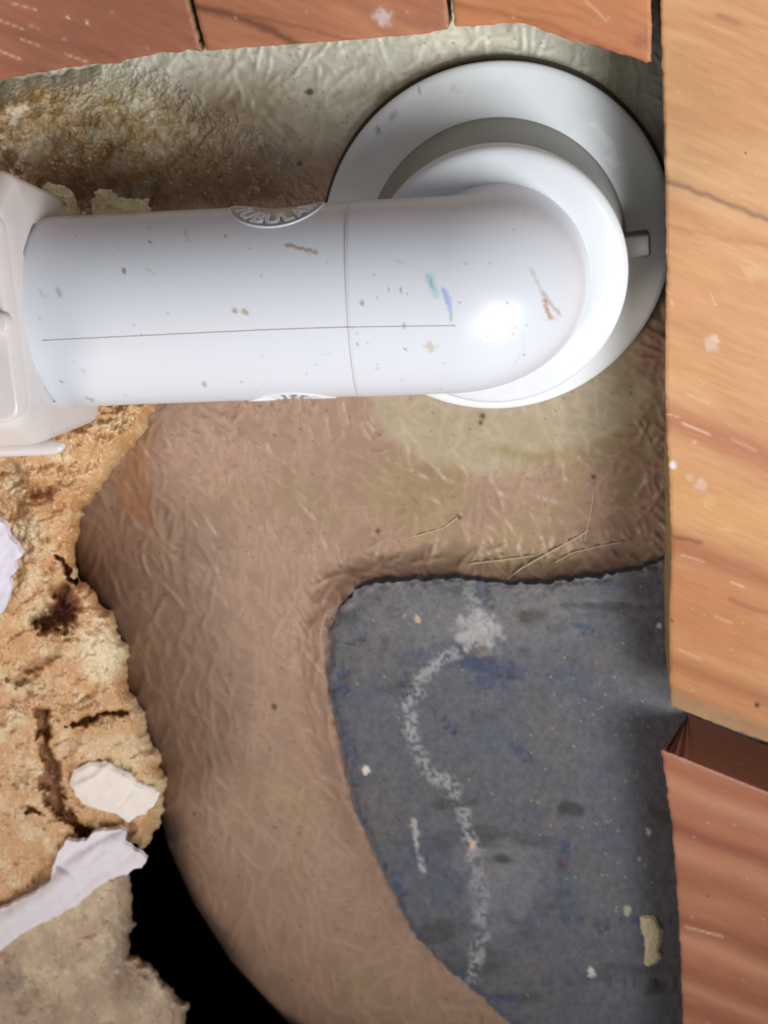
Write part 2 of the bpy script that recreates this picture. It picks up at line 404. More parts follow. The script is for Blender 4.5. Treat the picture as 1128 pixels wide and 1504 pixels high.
# ------------------------------------------------------------------ fibreglass shell
GX, GY = 1900, 2100; OX, OY = 300, 250
HF = np.zeros((GY, GX), np.float32)
def fibres(n, lmin, lmax, wd, amp, region=None, bias=None, seed=0):
    r = np.random.default_rng(seed)
    x = r.uniform(-OX, GX-OX, n); y = r.uniform(-OY, GY-OY, n)
    if region is not None:
        k = region(x, y) > r.random(n); x, y = x[k], y[k]; n = len(x)
    th = r.uniform(0, np.pi, n)
    if bias is not None:
        tb, kb = bias(x, y); th = th*(1-kb)+tb*kb+0*th
    L = r.uniform(lmin, lmax, n); cv = r.normal(0, 0.012, n); am = amp*r.uniform(0.35, 1, n)
    K = int(lmax); s = (np.arange(K)[None]/K-0.5)*L[:, None]
    ang = th[:, None]+cv[:, None]*s
    fx = x[:, None]+np.cumsum(np.cos(ang)*L[:, None]/K, 1)-np.cos(th)[:, None]*L[:, None]/2
    fy = y[:, None]+np.cumsum(np.sin(ang)*L[:, None]/K, 1)-np.sin(th)[:, None]*L[:, None]/2
    env = np.clip(1.1-np.abs(s/L[:, None]*2)**4, 0, 1)*am[:, None]
    for o in range(-int(2*wd), int(2*wd)+1):
        gx = (fx-np.sin(ang)*o+OX).astype(int); gy = (fy+np.cos(ang)*o+OY).astype(int)
        ok = (gx >= 0) & (gx < GX) & (gy >= 0) & (gy < GY)
        np.maximum.at(HF, (gy[ok], gx[ok]), (env*math.exp(-(o/wd)**2))[ok].astype(np.float32))
def fb(x, y):   # the strands lie along the slope in the lower left
    k = np.where((y > 620) & (x < 480), 0.5, 0.0); return np.full(np.shape(x), 1.05), k
fibres(9000, 22, 60, 3.2, 0.75, None, fb, 1)
fibres(5000, 30, 90, 2.2, 1.0, None, fb, 2)
B = HF.copy()
for _ in range(2):
    B = (B+np.roll(B, 1, 0)+np.roll(B, -1, 0)+np.roll(B, 1, 1)+np.roll(B, -1, 1))/5
HF = B
def hf(px, py):
    return HF[np.clip((py+OY).astype(int), 0, GY-1), np.clip((px+OX).astype(int), 0, GX-1)]

def smoothpatch(px, py):
    n = 24*fbm(px, py, 45, 40, 3)
    m1 = 1-ss(0.88, 1.06, np.hypot((px-735)/(225+n), (py-545)/(150+n)))
    m2 = (1-ss(330, 420, np.hypot(px-735, py-345)+n))*0.35*(py < 300)
    return np.maximum(m1, m2)
padO = np.array(padP, float)
def shellW(px, py, d):
    dp = dseg(px, py, padO, True); ip = inside(px, py, padO); din = np.where(ip, dp, 0); dp = np.where(ip, 0, dp)
    wd = 62-18*ss(900, 1300, py)-14*(1-ss(830, 900, py))
    w = -27.8+6.9*np.exp(-(dp/(wd*0.62))**2)*(1-0.55*ss(1200, 1500, py))+1.5*(1-ss(250, 300, np.hypot(px-728, py-360)))
    w = w-2.5*ss(1, 22, din)
    dB = dseg(px, py, edgeB); q = np.clip(1-dB/165, 0, 1)
    below = ss(640, 820, py)
    w = w-34*(1-np.sqrt(np.maximum(1-q*q, 0)))*below
    w = w+1.3*fbm(px, py, 260, 41, 2)*(1-ss(60, 0, np.hypot(px-728, py-352)-262))*ss(240, 320, np.hypot(px-728, py-352))
    w = w+(hf(px, py)*1.0+0.25*fbm(px, py, 14, 42, 3))*(1-0.88*smoothpatch(px, py))
    w = w+0.8*(1-ss(0, 5, np.abs(dseg(px, py, [(600, 690), (560, 640), (600, 575)])-0)))*0
    # crease line along the step above the pad
    dl = dseg(px, py+3*fbm(px, py, 30, 3, 2), [(560, 815), (640, 792), (760, 792), (860, 785), (985, 765)])
    w = w-0.5*np.exp(-(dl/9)**2)
    return np.minimum(w-4.2*ss(640, 800, py), -19.8)
def shellC(px, py, d, w):
    tan = lin((170, 138, 117)); cream = lin((232, 226, 204)); pale = lin((182, 166, 138)); olive = lin((160, 140, 100))
    c = np.tile(tan, (len(px), 1))
    n = fbm(px, py, 60, 44, 4)
    c = mixc(c, cream, (1-ss(170, 330, py+60*n))*0.95)
    c = mixc(c, olive, 0.55*ss(0.0, 0.5, fbm(px, py, 90, 45, 4)+0.55*ss(480, 700, px)*(py > 560)*(1-ss(820, 860, py))-0.25))  # random olive blotches, plus the right side's greenish light put into the colour
    c = mixc(c, pale, smoothpatch(px, py)*0.85*(py > 300))
    st = dseg(px+9*fbm(px, py, 12, 3, 3), py+7*fbm(px, py, 10, 4, 3), [(725, 660), (790, 672), (860, 668), (905, 640)])
    c = mixc(c, lin((150, 132, 80)), 0.55*np.exp(-(st/9)**2))
    # thin orange foam residue on the shell beside the foam
    dr = dseg(px+14*fbm(px, py, 20, 6, 3), py+12*fbm(px, py, 18, 7, 3), [(195, 600), (205, 660), (190, 700), (205, 745)])
    c = mixc(c, lin((176, 118, 72)), 0.55*(1-ss(4, 38, dr+14*fbm(px, py, 9, 9, 3))))
    # amber crust above the pipe
    k = (1-ss(300, 560, px+40*n))*ss(118, 210, py+0.12*px)*(py < 420)
    c = mixc(c, lin((150, 112, 70)), 0.75*k)
    c = mixc(c, lin((120, 82, 46)), 0.5*k*ss(0, .5, fbm(px, py, 25, 46, 4)))
    f = hf(px, py); c = c*(0.86+0.22*np.clip(f, 0, 1))[:, None]
    c = c*(1+0.10*fbm(px, py, 30, 47, 4))[:, None]
    sp = fbm(px, py, 4.5, 48, 2); c = mixc(c, lin((84, 62, 44)), (sp > 0.74)*0.55)
    for x, y, r in ((403, 1038, 5), (640, 866, 3), (709, 611, 5), (706, 621, 4), (872, 700, 4), (675, 760, 4), (440, 240, 4), (382, 218, 3), (455, 135, 6), (555, 780, 4), (285, 1195, 3)):
        c = mixc(c, lin((70, 52, 34)), 0.85*(1-ss(r*0.6, r*1.2, np.hypot(px-x, py-y))))
    return c
shellP = [(-300, -240), (1400, -240), (1400, 1720)]+[e for e in edgeB[::-1]]+[(70, 560), (-300, 560)]
def onshell(x, y): return np.where(inside(x, y, shellP), shellW(x, y, 0*x+50)+0.9, -16.0)
shell = thing('shower_tray', 'tan fibreglass shower tray underside with matted fibre texture, behind the drain and the pad', 'shower tray', (0, -100, -26))
relief('shell', shellP, shellW, -100, M_shell, shellC, shell, 3.0)
M_strand = mat('glass_strand', base=lin((214, 192, 160)), attr=False, rough_=0.45)
for pts, r in (([(744, 852), (765, 835), (800, 815), (850, 788), (864, 778)], .28), ([(690, 828), (740, 822), (785, 816)], .22), ([(815, 826), (840, 812), (880, 802), (915, 796)], .22),
               ([(858, 795), (866, 760), (872, 725)], .18), ([(600, 790), (650, 776), (672, 760)], .22)):
    pts = np.array(pts, float); t = np.linspace(0, len(pts)-1, 24)
    xs = np.interp(t, range(len(pts)), pts[:, 0]); ys = np.interp(t, range(len(pts)), pts[:, 1])
    w = shellW(xs, ys, xs*0+50); k = np.ones(5)/5; w = np.convolve(np.pad(w, 2, 'edge'), k, 'valid')
    sweep('fibre_strand', P(xs, ys, w+0.25), r, M_strand, shell, 6)

# ------------------------------------------------------------------ blue grey pad
streak = [(690, 868), (700, 900), (722, 922), (716, 946), (660, 964), (622, 988), (600, 1035), (606, 1090), (628, 1132), (664, 1150), (680, 1200), (700, 1260), (708, 1330), (702, 1400), (694, 1440)]
blues = [((680, 970), (755, 985), 17), ((705, 1005), (735, 990), 14), ((846, 912), (862, 925), 10), ((700, 858), (718, 885), 10), ((500, 1060), (512, 1110), 11), ((496, 985), (500, 1010), 9), ((755, 1090), (770, 1110), 9),
         ((512, 945), (535, 936), 6), ((610, 1255), (620, 1262), 9), ((580, 1290), (590, 1310), 8), ((530, 1190), (540, 1240), 7), ((650, 1060), (668, 1074), 5), ((880, 1355), (890, 1370), 6), ((820, 1240), (830, 1255), 8), ((700, 1455), (760, 1475), 7), ((590, 990), (600, 1010), 3)]
def padnoise(px, py): return fbm(px, py, 9, 50, 3)
def padBl(px, py):
    m = 0*px; nx = 16*fbm(px, py, 13, 51, 4, .65); ny = 16*fbm(px, py, 12, 52, 4, .65)
    for a, b, r in blues:
        m = np.maximum(m, 1-ss(r*0.1, r*1.25, dseg(px+nx, py+ny, [a, b])))
    rows = 0*px
    for yy, xa, xb in ((1352, 770, 1000), (1442, 690, 1000), (1045, 590, 760)):
        rows = np.maximum(rows, (1-ss(2, 9, np.abs(py-yy-3*vnoise(px/20, py*0, 3))))*(px > xa)*(px < xb)*ss(0.25, 0.5, vnoise(px/7, py*0+yy, 9)))
    e = (1-ss(3, 14, dseg(px+nx, py+ny, padP[:1]+padP[::-1][:14])))*ss(-0.2, 0.3, vnoise(px/14, py/14, 12))
    return np.maximum(np.maximum(m, rows*0.8), e*0.9)
def padW(px, py, d):
    w = -20.1-(0.8+0.9*ss(870, 960, py))*(1-ss(0, 9, d+5*fbm(px, py, 16, 53, 3)))-0.9*(1-ss(0, 40, d))
    w = w+0.35*fbm(px, py, 12, 54, 4)-0.9*padBl(px, py)
    ds = dseg(px+9*fbm(px, py, 20, 55, 3), py+9*fbm(px, py, 20, 56, 3), streak)
    w = w+0.7*np.exp(-(ds/10)**2)*(0.5+vnoise(px/5, py/5, 57))
    # shallow groove right under the upper edge at the right
    dg = np.abs(py-(900-0.12*(px-850))); w = w-1.1*np.exp(-(dg/9)**2)*ss(780, 840, px)
    w = w+0.8*np.exp(-((py-(868-0.14*(px-850)))/14)**2)*ss(740, 840, px)
    return np.clip(w, -22.7, -19.5)
def padC(px, py, d, w):
    c = np.tile(lin((99, 99, 104)), (len(px), 1))
    n = fbm(px, py, 80, 58, 4)
    c = mixc(c, lin((104, 100, 98)), ss(-0.1, 0.5, n)*0.8)
    c = mixc(c, lin((88, 91, 104)), ss(0.05, 0.5, fbm(px, py, 60, 59, 4))*0.6)
    c = mixc(c, lin((72, 72, 72)), ss(0.2, 0.6, fbm(px*0.6, py*1.6, 60, 60, 4))*0.6)
    c = mixc(c, lin((128, 124, 122)), 0.55*ss(0.1, 0.55, fbm(px, py, 18, 57, 4))*(1-ss(850, 1000, py)))
    ds = dseg(px+11*fbm(px, py, 16, 55, 3), py+11*fbm(px, py, 16, 56, 3), streak)
    c = mixc(c, lin((164, 162, 162)), 0.75*(1-ss(3, 17, ds))*ss(-0.5, 0.3, vnoise(px/4, py/4, 13)))
    c = mixc(c, lin((126, 122, 120)), 0.5*(1-ss(0.4, 1.1, np.hypot((px-700)/190, (py-905)/62)+0.5*fbm(px, py, 22, 34, 4))))
    db = np.hypot((px-705)/40, (py-925)/32)+0.5*fbm(px, py, 14, 14, 3)
    c = mixc(c, lin((176, 172, 170)), 0.7*(1-ss(0.55, 1.05, db)))
    db = dseg(px+6*fbm(px, py, 8, 15, 3), py, [(606, 1205), (612, 1245), (622, 1278)])
    c = mixc(c, lin((182, 176, 170)), 0.75*(1-ss(2, 6, db)))
    db = np.hypot((px-740)/75, (py-1300)/70)+0.6*fbm(px, py, 24, 16, 4)
    c = mixc(c, lin((132, 128, 130)), 0.5*(1-ss(0.5, 1.1, db)))
    for x, y, rx, ry, col in ((835, 1187, 26, 14, (56, 60, 56)), (780, 905, 26, 12, (78, 74, 62)), (712, 955, 18, 7, (118, 96, 78)), (660, 1180, 40, 10, (74, 76, 72)), (740, 1262, 18, 9, (60, 62, 58)), (825, 1270, 12, 12, (92, 74, 78)), (640, 1370, 40, 26, (76, 74, 70)), (960, 1450, 20, 14, (58, 56, 54)), (880, 890, 60, 8, (78, 76, 74))):
        dd = np.hypot((px-x)/rx, (py-y)/ry)+0.5*fbm(px, py, 12, 17, 3); c = mixc(c, lin(col), 0.75*(1-ss(0.5, 1.1, dd)))
    c = mixc(c, lin((58, 74, 108)), 0.7*padBl(px, py)*(0.65+0.5*fbm(px, py, 7, 51, 3)))
    c = c*(1+0.22*fbm(px, py, 6, 33, 3)+0.12*fbm(px*.5+py, py*.5-px, 7, 36, 2))[:, None]
    sp = fbm(px*.4+py*.8, (py*.4-px*.8)*1.8, 4.2, 18, 2); reg = 0.06*np.exp(-(np.hypot(px-870, py-1070)/110)**2)+0.05*np.exp(-(np.hypot(px-900, py-1285)/60)**2)+0.04*np.exp(-(np.hypot(px-560, py-900)/70)**2)
    c = mixc(c, lin((190, 182, 160)), ss(0.80-2.3*reg, 0.86-2.3*reg, sp)*0.6)
    sp2 = fbm(px, py, 5, 19, 2); c = mixc(c, lin((52, 56, 66)), ss(.66, .75, sp2)*0.5)
    c = mixc(c, lin((138, 134, 130)), 0.6*(1-ss(2, 9, np.abs(d-5)))*(py < 900)*ss(-0.4, 0.2, vnoise(px/6, py/6, 21)))  # pale upper rim: the lit edge painted into the colour
    for x, y, r, col in ((538, 1131, 6, (222, 208, 196)), (694, 1242, 6, (205, 172, 158)), (868, 1428, 7, (205, 196, 186)), (613, 909, 5, (198, 172, 140)), (952, 1222, 4, (190, 184, 170)), (940, 1262, 3, (180, 174, 160)), (922, 1338, 6, (176, 168, 146)), (995, 920, 5, (200, 196, 188)), (968, 918, 4, (200, 196, 188))):
        c = mixc(c, lin(col), 0.95*(1-ss(r*.6, r, np.hypot(px-x, (py-y)*0.8)+0.4*r*vnoise(px/3, py/3, 22))))
    return c
pad = thing('support_pad', 'rough blue grey foam support pad with ragged edge and pale dusty streaks', 'support pad', P(750, 1150, -20))
relief('foam_block', padR, padW, onshell, M_pad, padC, pad, 2.6, skirt=lin((74, 78, 92)))

def flatcol(c, amp=0.1, s=12, seed=5):
    c = lin(c)
    return lambda px, py, d, w: c*(1+amp*fbm(px, py, s, seed, 4))[:, None]
chip = relief('foam_chip', rough([(939, 1349), (945, 1345), (962, 1346), (967, 1358), (974, 1366), (972, 1382), (968, 1395), (972, 1406), (966, 1412), (960, 1416), (952, 1420), (946, 1416), (948, 1398), (946, 1380), (942, 1364)], 2, 3, 8, 5),
       lambda x, y, d: -19.6+0.9*ss(0, 5, d)+0.4*fbm(x, y, 7, 9, 3), lambda x, y: -20.4+0*x, M_foam, flatcol((214, 198, 156), 0.12, 9), None, 1.5)
tag(chip, 'small pale yellow foam chip stuck to the lower right of the grey pad', 'foam chip')

# ------------------------------------------------------------------ drain flange
fc = P(727.0, 367.5, -22.0)
fl = thing('drain_flange', 'white round drain flange pressed on the tray with grey hub behind the elbow', 'drain flange', (fc[0], fc[1], -26))
g0 = -26.2
lathe('gasket', [(30, g0), (46.4, g0), (46.8, g0+1.2), (46.4, g0+2.3), (30, g0+2.3)], fc, M_rubber, fl)
def flC(V):
    x, y = Q(V); n = 4*fbm(x, y, 6, 3, 3)
    c = np.tile(lin((234, 236, 238)), (len(V), 1))
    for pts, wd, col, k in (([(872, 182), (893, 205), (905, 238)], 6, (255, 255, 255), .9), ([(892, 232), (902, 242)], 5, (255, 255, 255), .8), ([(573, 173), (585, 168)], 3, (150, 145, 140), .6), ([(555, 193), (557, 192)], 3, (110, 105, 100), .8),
                            ([(702, 108), (703, 109)], 2.5, (90, 90, 90), .8), ([(617, 133), (618, 134)], 2.5, (90, 90, 90), .8), ([(664, 130), (676, 132)], 5, (205, 200, 205), .6)):
        c = mixc(c, lin(col), k*(1-ss(wd*.4, wd*1.2, dseg(x+n, y+n, pts)))*(V[:, 2] > -22.6))
    return c
M_flange = mat('flange_pvc', rough_=0.28, spec=0.5, var=0.03, varscale=150)
lathe('flange_plate', [(25, -23.8), (45.2, -23.8), (45.8, -23.2), (45.9, -22.4), (45.5, -21.7), (44.2, -21.5), (42.8, -21.3), (41.5, -21.1), (40.6, -20.9), (39.7, -20.7), (38.8, -20.4), (38, -20.2), (37.0, -19.9), (36.0, -19.5), (35, -19.1), (32.5, -17.8), (31, -17.0), (30.2, -16.4), (29.5, -16.3), (25, -16.3)], fc, M_flange, fl, 360, col=flC)
lathe('hub', [(20, -18.2), (33.6, -18.2), (33.2, -16.2), (32.4, -12), (31.4, -8), (30.2, -4), (29.6, -1.2), (20, -1.2)], fc, M_hub, fl, 200)
# locking tab on the hub
M_tab = mat('dark_tab_plastic', base=lin((84, 78, 72)), attr=False, rough_=0.4)
def box(name, c, ax, h, m, parent, col=None, bev=0.25):
    """box with bevelled edges; ax = 3 unit axes, h = half sizes"""
    import bmesh
    bm = bmesh.new(); bmesh.ops.create_cube(bm, size=2)
    for v in bm.verts: v.co = Vector((v.co.x*h[0], v.co.y*h[1], v.co.z*h[2]))
    bmesh.ops.bevel(bm, geom=bm.edges[:], offset=bev, segments=3, affect='EDGES', profile=0.5)
    A = np.array(ax, float); Vv = np.array([v.co[:] for v in bm.verts])@A+np.array(c); f = [[v.index for v in fa.verts] for fa in bm.faces]; bm.free()
    return meshobj(name, Vv, f, m, parent, None if col is None else np.tile(col, (len(Vv), 1)))
ta = math.radians(10)
box('locking_tab', (fc[0]+34.2*math.cos(ta), fc[1]+34.2*math.sin(ta), -8.6), [(math.cos(ta), math.sin(ta), 0), (-math.sin(ta), math.cos(ta), 0), (0, 0, 1)], (4.0, 3.0, 2.3), M_tab, fl, bev=0.8)

# ------------------------------------------------------------------ elbow
rP = 21.7; wA = 20.5
ey = fc[1]+1.7
A0 = np.array([fc[0], ey, wA])
B0 = P(40.0, 463.0, 26.5)
e = B0-A0; e /= np.linalg.norm(e)
s_ = np.array([-e[1], e[0], 0.]); s_ = -s_ if s_[1] < 0 else s_; s_ /= np.linalg.norm(s_)
c_ = np.cross(s_, e); c_ = c_ if c_[2] > 0 else -c_
el = thing('drain_elbow', 'white plastic drain elbow pipe with smears running from the flange to the nut', 'pipe', (fc[0], fc[1], 0))
lathe('collar', [(20.8, -1.0), (29.6, -1.0), (30.6, -0.4), (31.3, 2.0), (31.5, 5.0), (31.1, 6.6), (30.2, 7.4), (29.0, 7.7), (24, 7.9), (21.6, 8.0), (20.8, 7.4)], fc, M_pvcp, el, 220)

BR = 11.0; wS = wA-BR
Ltot = 122.0
path = []; tang = []
n1 = 14
for k in range(n1): path.append(np.array([fc[0], ey, -0.5+(wS+0.5)*k/n1])); tang.append(np.array([0, 0, 1.]))
cen = np.array([fc[0], ey, wS])+BR*e
nb = 80
for k in range(nb+1):
    t = math.pi/2*k/nb
    path.append(cen-BR*e*math.cos(t)+BR*c_*math.sin(t)); tang.append(e*math.sin(t)+c_*math.cos(t))
p0 = path[-1]; n2 = int((Ltot-BR)/0.42)
for k in range(1, n2+1): path.append(p0+e*0.42*k); tang.append(e)
path = np.array(path); tang = np.array(tang)
seg = 320; phi = np.arange(seg)/seg*2*np.pi            # phi 0 = outside of the bend / front, + toward picture top
outn = np.cross(tang, s_[None]); outn *= np.sign(outn[-1]@c_)
along = np.concatenate([[0], np.cumsum(np.linalg.norm(np.diff(path, axis=0), axis=1))])
aL = ((path-A0)@e)                                         # distance along the straight axis
rad = rP+0.16*(1-ss(31.4, 31.9, aL))
# emblem centre on the pipe
def pipe_pt(a, ph, r): return A0+e*a+r*(c_*np.cos(ph)+s_*np.sin(ph)) if np.ndim(a) == 0 else A0+e*a[:, None]+np.asarray(r)[..., None]*(c_*np.cos(ph)[:, None]+s_*np.sin(ph)[:, None])
def findA(px, ph):
    lo, hi = 0, 120
    for _ in range(40):
        m = (lo+hi)/2
        if Q(A0+e*m+rP*(c_*math.cos(ph)+s_*math.sin(ph)))[0] > px: lo = m
        else: hi = m
    return lo
p0a = math.radians(93); EA = findA(406, p0a); ER = 10.4
RR = np.broadcast_to(rad[:, None], (len(path), seg)).copy()
for pc in (p0a, p0a-2.93):
    dph = (phi[None]-pc+np.pi) % (2*np.pi)-np.pi
    de = np.hypot(aL[:, None]-EA, dph*rP)
    RR -= 0.55*(1-ss(ER-0.7, ER-0.1, de))*(along[:, None] > 40)
V = path[:, None]+RR[..., None]*(outn[:, None]*np.cos(phi)[None, :, None]+s_[None, None]*np.sin(phi)[None, :, None])
n = len(path); I = np.arange(n-1)[:, None]*seg+np.arange(seg)[None]; J = np.arange(n-1)[:, None]*seg+(np.arange(seg)[None]+1) % seg
quads = np.stack([I.ravel(), J.ravel(), (J+seg).ravel(), (I+seg).ravel()], 1)
Vf = V.reshape(-1, 3); qx, qy = Q(Vf); nrm = (V-path[:, None]).reshape(-1, 3)
front = (nrm[:, 2] > 0) | (np.abs(nrm@s_) > 18)
c = np.tile(lin((215, 216, 222)), (len(Vf), 1))
def smear(c, pts, r, col, k, ns=5, na=3.0):
    dd = dseg(qx+na*fbm(qx, qy, ns, 5, 3), qy+na*fbm(qx, qy, ns, 6, 3), pts)
    return mixc(c, lin(col), k*(1-ss(r*0.4, r*1.1, dd))*front)
BRN = (166, 138, 112)
for pts, r, col, k in (([(422, 359), (448, 366), (464, 371)], 3.6, BRN, .85), ([(343, 456), (346, 458)], 4.2, BRN, .8), ([(357, 456), (362, 461)], 4.5, (172, 150, 110), .8), ([(532, 444), (533, 447)], 3.6, (160, 132, 108), .8),
    ([(630, 505), (634, 514)], 5.5, (196, 180, 160), .7), ([(622, 508), (646, 509)], 2, (196, 182, 164), .6), ([(630, 405), (640, 432)], 8, (150, 196, 196), .55), ([(633, 410), (636, 426)], 2.5, (96, 138, 190), .5),
    ([(652, 425), (657, 440), (661, 456)], 4.5, (116, 150, 214), .6), ([(661, 460), (667, 480)], 1.5, (120, 140, 180), .6), ([(780, 395), (790, 415), (798, 432)], 3.5, (196, 184, 172), .7), ([(798, 432), (812, 450), (822, 462)], 3.5, (178, 162, 150), .75),
    ([(801, 442), (804, 458), (810, 467)], 4, (176, 126, 84), .8), ([(738, 455), (750, 462)], 5, (205, 196, 190), .7), ([(738, 482), (756, 481)], 3.5, (206, 184, 168), .7), ([(742, 448), (745, 444)], 2, (140, 130, 124), .7), ([(768, 488), (770, 510), (752, 540)], 1.8, (205, 203, 205), .8), ([(800, 470), (820, 470)], 3, (206, 200, 196), .6),
    ([(85, 424), (88, 434)], 4, (168, 160, 150), .6), ([(57, 426), (66, 436)], 2.5, (170, 166, 166), .6), ([(182, 396), (184, 400)], 3, (130, 104, 96), .8), ([(215, 395), (228, 402)], 2, (190, 188, 192), .7), ([(221, 355), (223, 356)], 2, (110, 110, 115), .8),
    ([(272, 340), (276, 352)], 4.5, (196, 192, 188), .6), ([(330, 346), (331, 347)], 2.5, (100, 90, 90), .8), ([(299, 563), (301, 566)], 3.4, (158, 138, 118), .8), ([(128, 584), (136, 588)], 3, (176, 170, 168), .8), ([(66, 572), (72, 590)], 5, (192, 184, 180), .6),
    ([(118, 544), (124, 546)], 3, (196, 194, 200), .8), ([(582, 384), (594, 386)], 2, (196, 192, 190), .6), ([(588, 428), (590, 424)], 2, (130, 140, 150), .7), ([(480, 384), (483, 386)], 1.8, (160, 160, 165), .6), ([(520, 345), (524, 350)], 2, (205, 205, 210), .5),
    ([(525, 508), (527, 500)], 2, (150, 148, 150), .8), ([(553, 540), (553, 542)], 2, (170, 168, 170), .8), ([(594, 512), (595, 514)], 2, (150, 150, 155), .8), ([(594, 480), (594, 476)], 2, (120, 124, 130), .8), ([(669, 545), (669, 546)], 1.6, (150, 150, 150), .8),
    ([(170, 312), (340, 300), (470, 298)], 5, (176, 168, 156), .5), ([(100, 318), (240, 308)], 3, (190, 182, 170), .5), ([(470, 520), (485, 518)], 1.5, (200, 200, 206), .7), ([(90, 560), (91, 562)], 2, (150, 146, 150), .7)):
    c = smear(c, pts, r, col, k)
sp = fbm(qx, qy, 4.5, 31, 2); c = mixc(c, lin((150, 142, 138)), (sp > 0.80)*0.6)
for pc in (p0a, p0a-2.93):
    dph = (phi[None]-pc+np.pi) % (2*np.pi)-np.pi; de = np.hypot(aL[:, None]-EA, dph*rP).ravel()
    on = (de < ER-0.3) & (np.repeat(along, seg) > 40)
    c = mixc(c, lin((182, 168, 154)), on*(0.75+0.2*vnoise(qx/4, qy/4, 8)))
meshobj('pipe', Vf, quads, M_pvc, el, c)
# mould seams
M_seam = mat('seam_line', base=lin((182, 160, 154)), attr=False, rough_=0.5)
xs = np.linspace(62, 668, 60); tgt = np.interp(xs, [62, 250, 400, 520, 668], [500, 491, 484, 480, 478])
pts = []
for x, y in zip(xs, tgt):
    a_ = findA(x, -0.2); lo, hi = -1.2, 1.0
    for _ in range(30):
        m = (lo+hi)/2; a_ = findA(x, m)
        if Q(pipe_pt(a_, m, rP))[1] > y: lo = m
        else: hi = m
    pts.append(pipe_pt(a_, m, rP+(0.02 if a_ > 32 else 0.17)))
sweep('mould_seam', pts, 0.11, M_seam, el, 6)
M_seam2 = mat('socket_line', base=lin((196, 194, 198)), attr=False, rough_=0.5)
th = np.linspace(-1.75, 1.45, 70)
sweep('socket_line', [pipe_pt(31.8, t, rP+0.05) for t in th], 0.13, M_seam2, el, 6)
# raised lettering
def letters(word, parent, pc):
    em = None
    for i, ch in enumerate(word):
        cu = bpy.data.curves.new('l', 'FONT'); cu.body = ch; cu.size = 4.9; cu.extrude = 0.45; cu.offset = 0.10; cu.bevel_depth = 0.12; cu.bevel_resolution = 1; cu.align_x = 'CENTER'; cu.resolution_u = 4
        ob = bpy.data.objects.new('l', cu); sc.collection.objects.link(ob)
        dg = bpy.context.evaluated_depsgraph_get(); me = bpy.data.meshes.new_from_object(ob.evaluated_get(dg))
        Vl = np.array([v.co[:] for v in me.vertices]); Fa = [list(p.vertices) for p in me.polygons]
        bpy.data.objects.remove(ob); bpy.data.meshes.remove(me); bpy.data.curves.remove(cu)
        t = math.radians(-90+(i-(len(word)-1)/2)*24.5)      # along the lower rim, upright, feet outward
        x = Vl[:, 0]; y = Vl[:, 1]-ER+1.5
        ca, sa = math.cos(t+math.pi/2), math.sin(t+math.pi/2)
        X = x*ca-y*sa; Y = x*sa+y*ca
        r = rP-0.35+Vl[:, 2]*0.8+0.1
        Vn = pipe_pt(EA-X, pc+Y/rP, r)
        meshobj('raised_letter', Vn, Fa, M_pvcp, parent, smooth=False)
letters('TUBULAR', el, p0a)
for pc in (p0a, p0a-2.93):
    a_ = np.linspace(0, 2*np.pi, 90)
    sweep('emblem_rim', [pipe_pt(EA+ER*math.cos(t), pc+ER*math.sin(t)/rP, rP+0.0) for t in a_], 0.30, M_pvcp, el, 8)
for k in range(9):   # ribs of the second emblem at the lower edge of the pipe
    t = math.radians(20+k*17.5)
    p = [pipe_pt(EA+q*math.cos(t), p0a-2.93+q*math.sin(t)/rP, rP-0.2) for q in np.linspace(5.5, 10.6, 5)]
    sweep('emblem_rib', p, 0.55, M_pvcp, el, 6)

# ------------------------------------------------------------------ coupling nut at the left
def rpoly(pts, rads, k=6):
    out = []; n = len(pts); pts = np.array(pts, float)
    for i in range(n):
        p = pts[i]; a = pts[i-1]-p; b = pts[(i+1) % n]-p; la, lb = np.linalg.norm(a), np.linalg.norm(b)
        a /= la; b /= lb; ang = math.acos(np.clip(a@b, -1, 1)); t = min(rads[i]/math.tan(ang/2), la*.48, lb*.48)
        p0, p1 = p+a*t, p+b*t
        for q in range(k+1):
            s = q/k; out.append((1-s)**2*p0+2*s*(1-s)*p+s*s*p1)
    return np.array(out)
nutS = rpoly([(-22.5, 28.5), (23.0, 28.5), (31.0, 18), (28.5, -7), (18, -27), (-21, -27), (-28.6, -18), (-28.6, 17)], [3.5]*8, 6)
a0 = findA(43, 0.0)
nut = thing('coupling_nut', 'milky white plastic coupling nut at the left end of the pipe', 'pipe nut', A0+e*(a0+12))
def loft(name, sections, m, parent, col):
    """sections: list of (a, outline) ; first and last close inward on the bore"""
    V = []; F_ = []; k = len(sections[0][1])
    for a, sct in sections:
        V += [A0+e*a+s_*q[0]+c_*q[1] for q in sct]
    for i in range(len(sections)-1):
        for j in range(k):
            j2 = (j+1) % k; F_.append((i*k+j, i*k+j2, (i+1)*k+j2, (i+1)*k+j))
    V = np.array(V)
    o = meshobj(name, V, np.array(F_), m, parent, np.tile(col, (len(V), 1)))
    o.data.set_sharp_from_angle(angle=math.radians(38)); return o
th = math.radians(17); s_, c_ = s_*math.cos(th)-c_*math.sin(th), c_*math.cos(th)+s_*math.sin(th)   # the nut is turned a little on the pipe
k = len(nutS); an = np.unwrap(np.arctan2(nutS[:, 1], nutS[:, 0]))
circ = lambda r: np.stack([r*np.cos(an), r*np.sin(an)], 1)
MILK = lin((216, 206, 202))
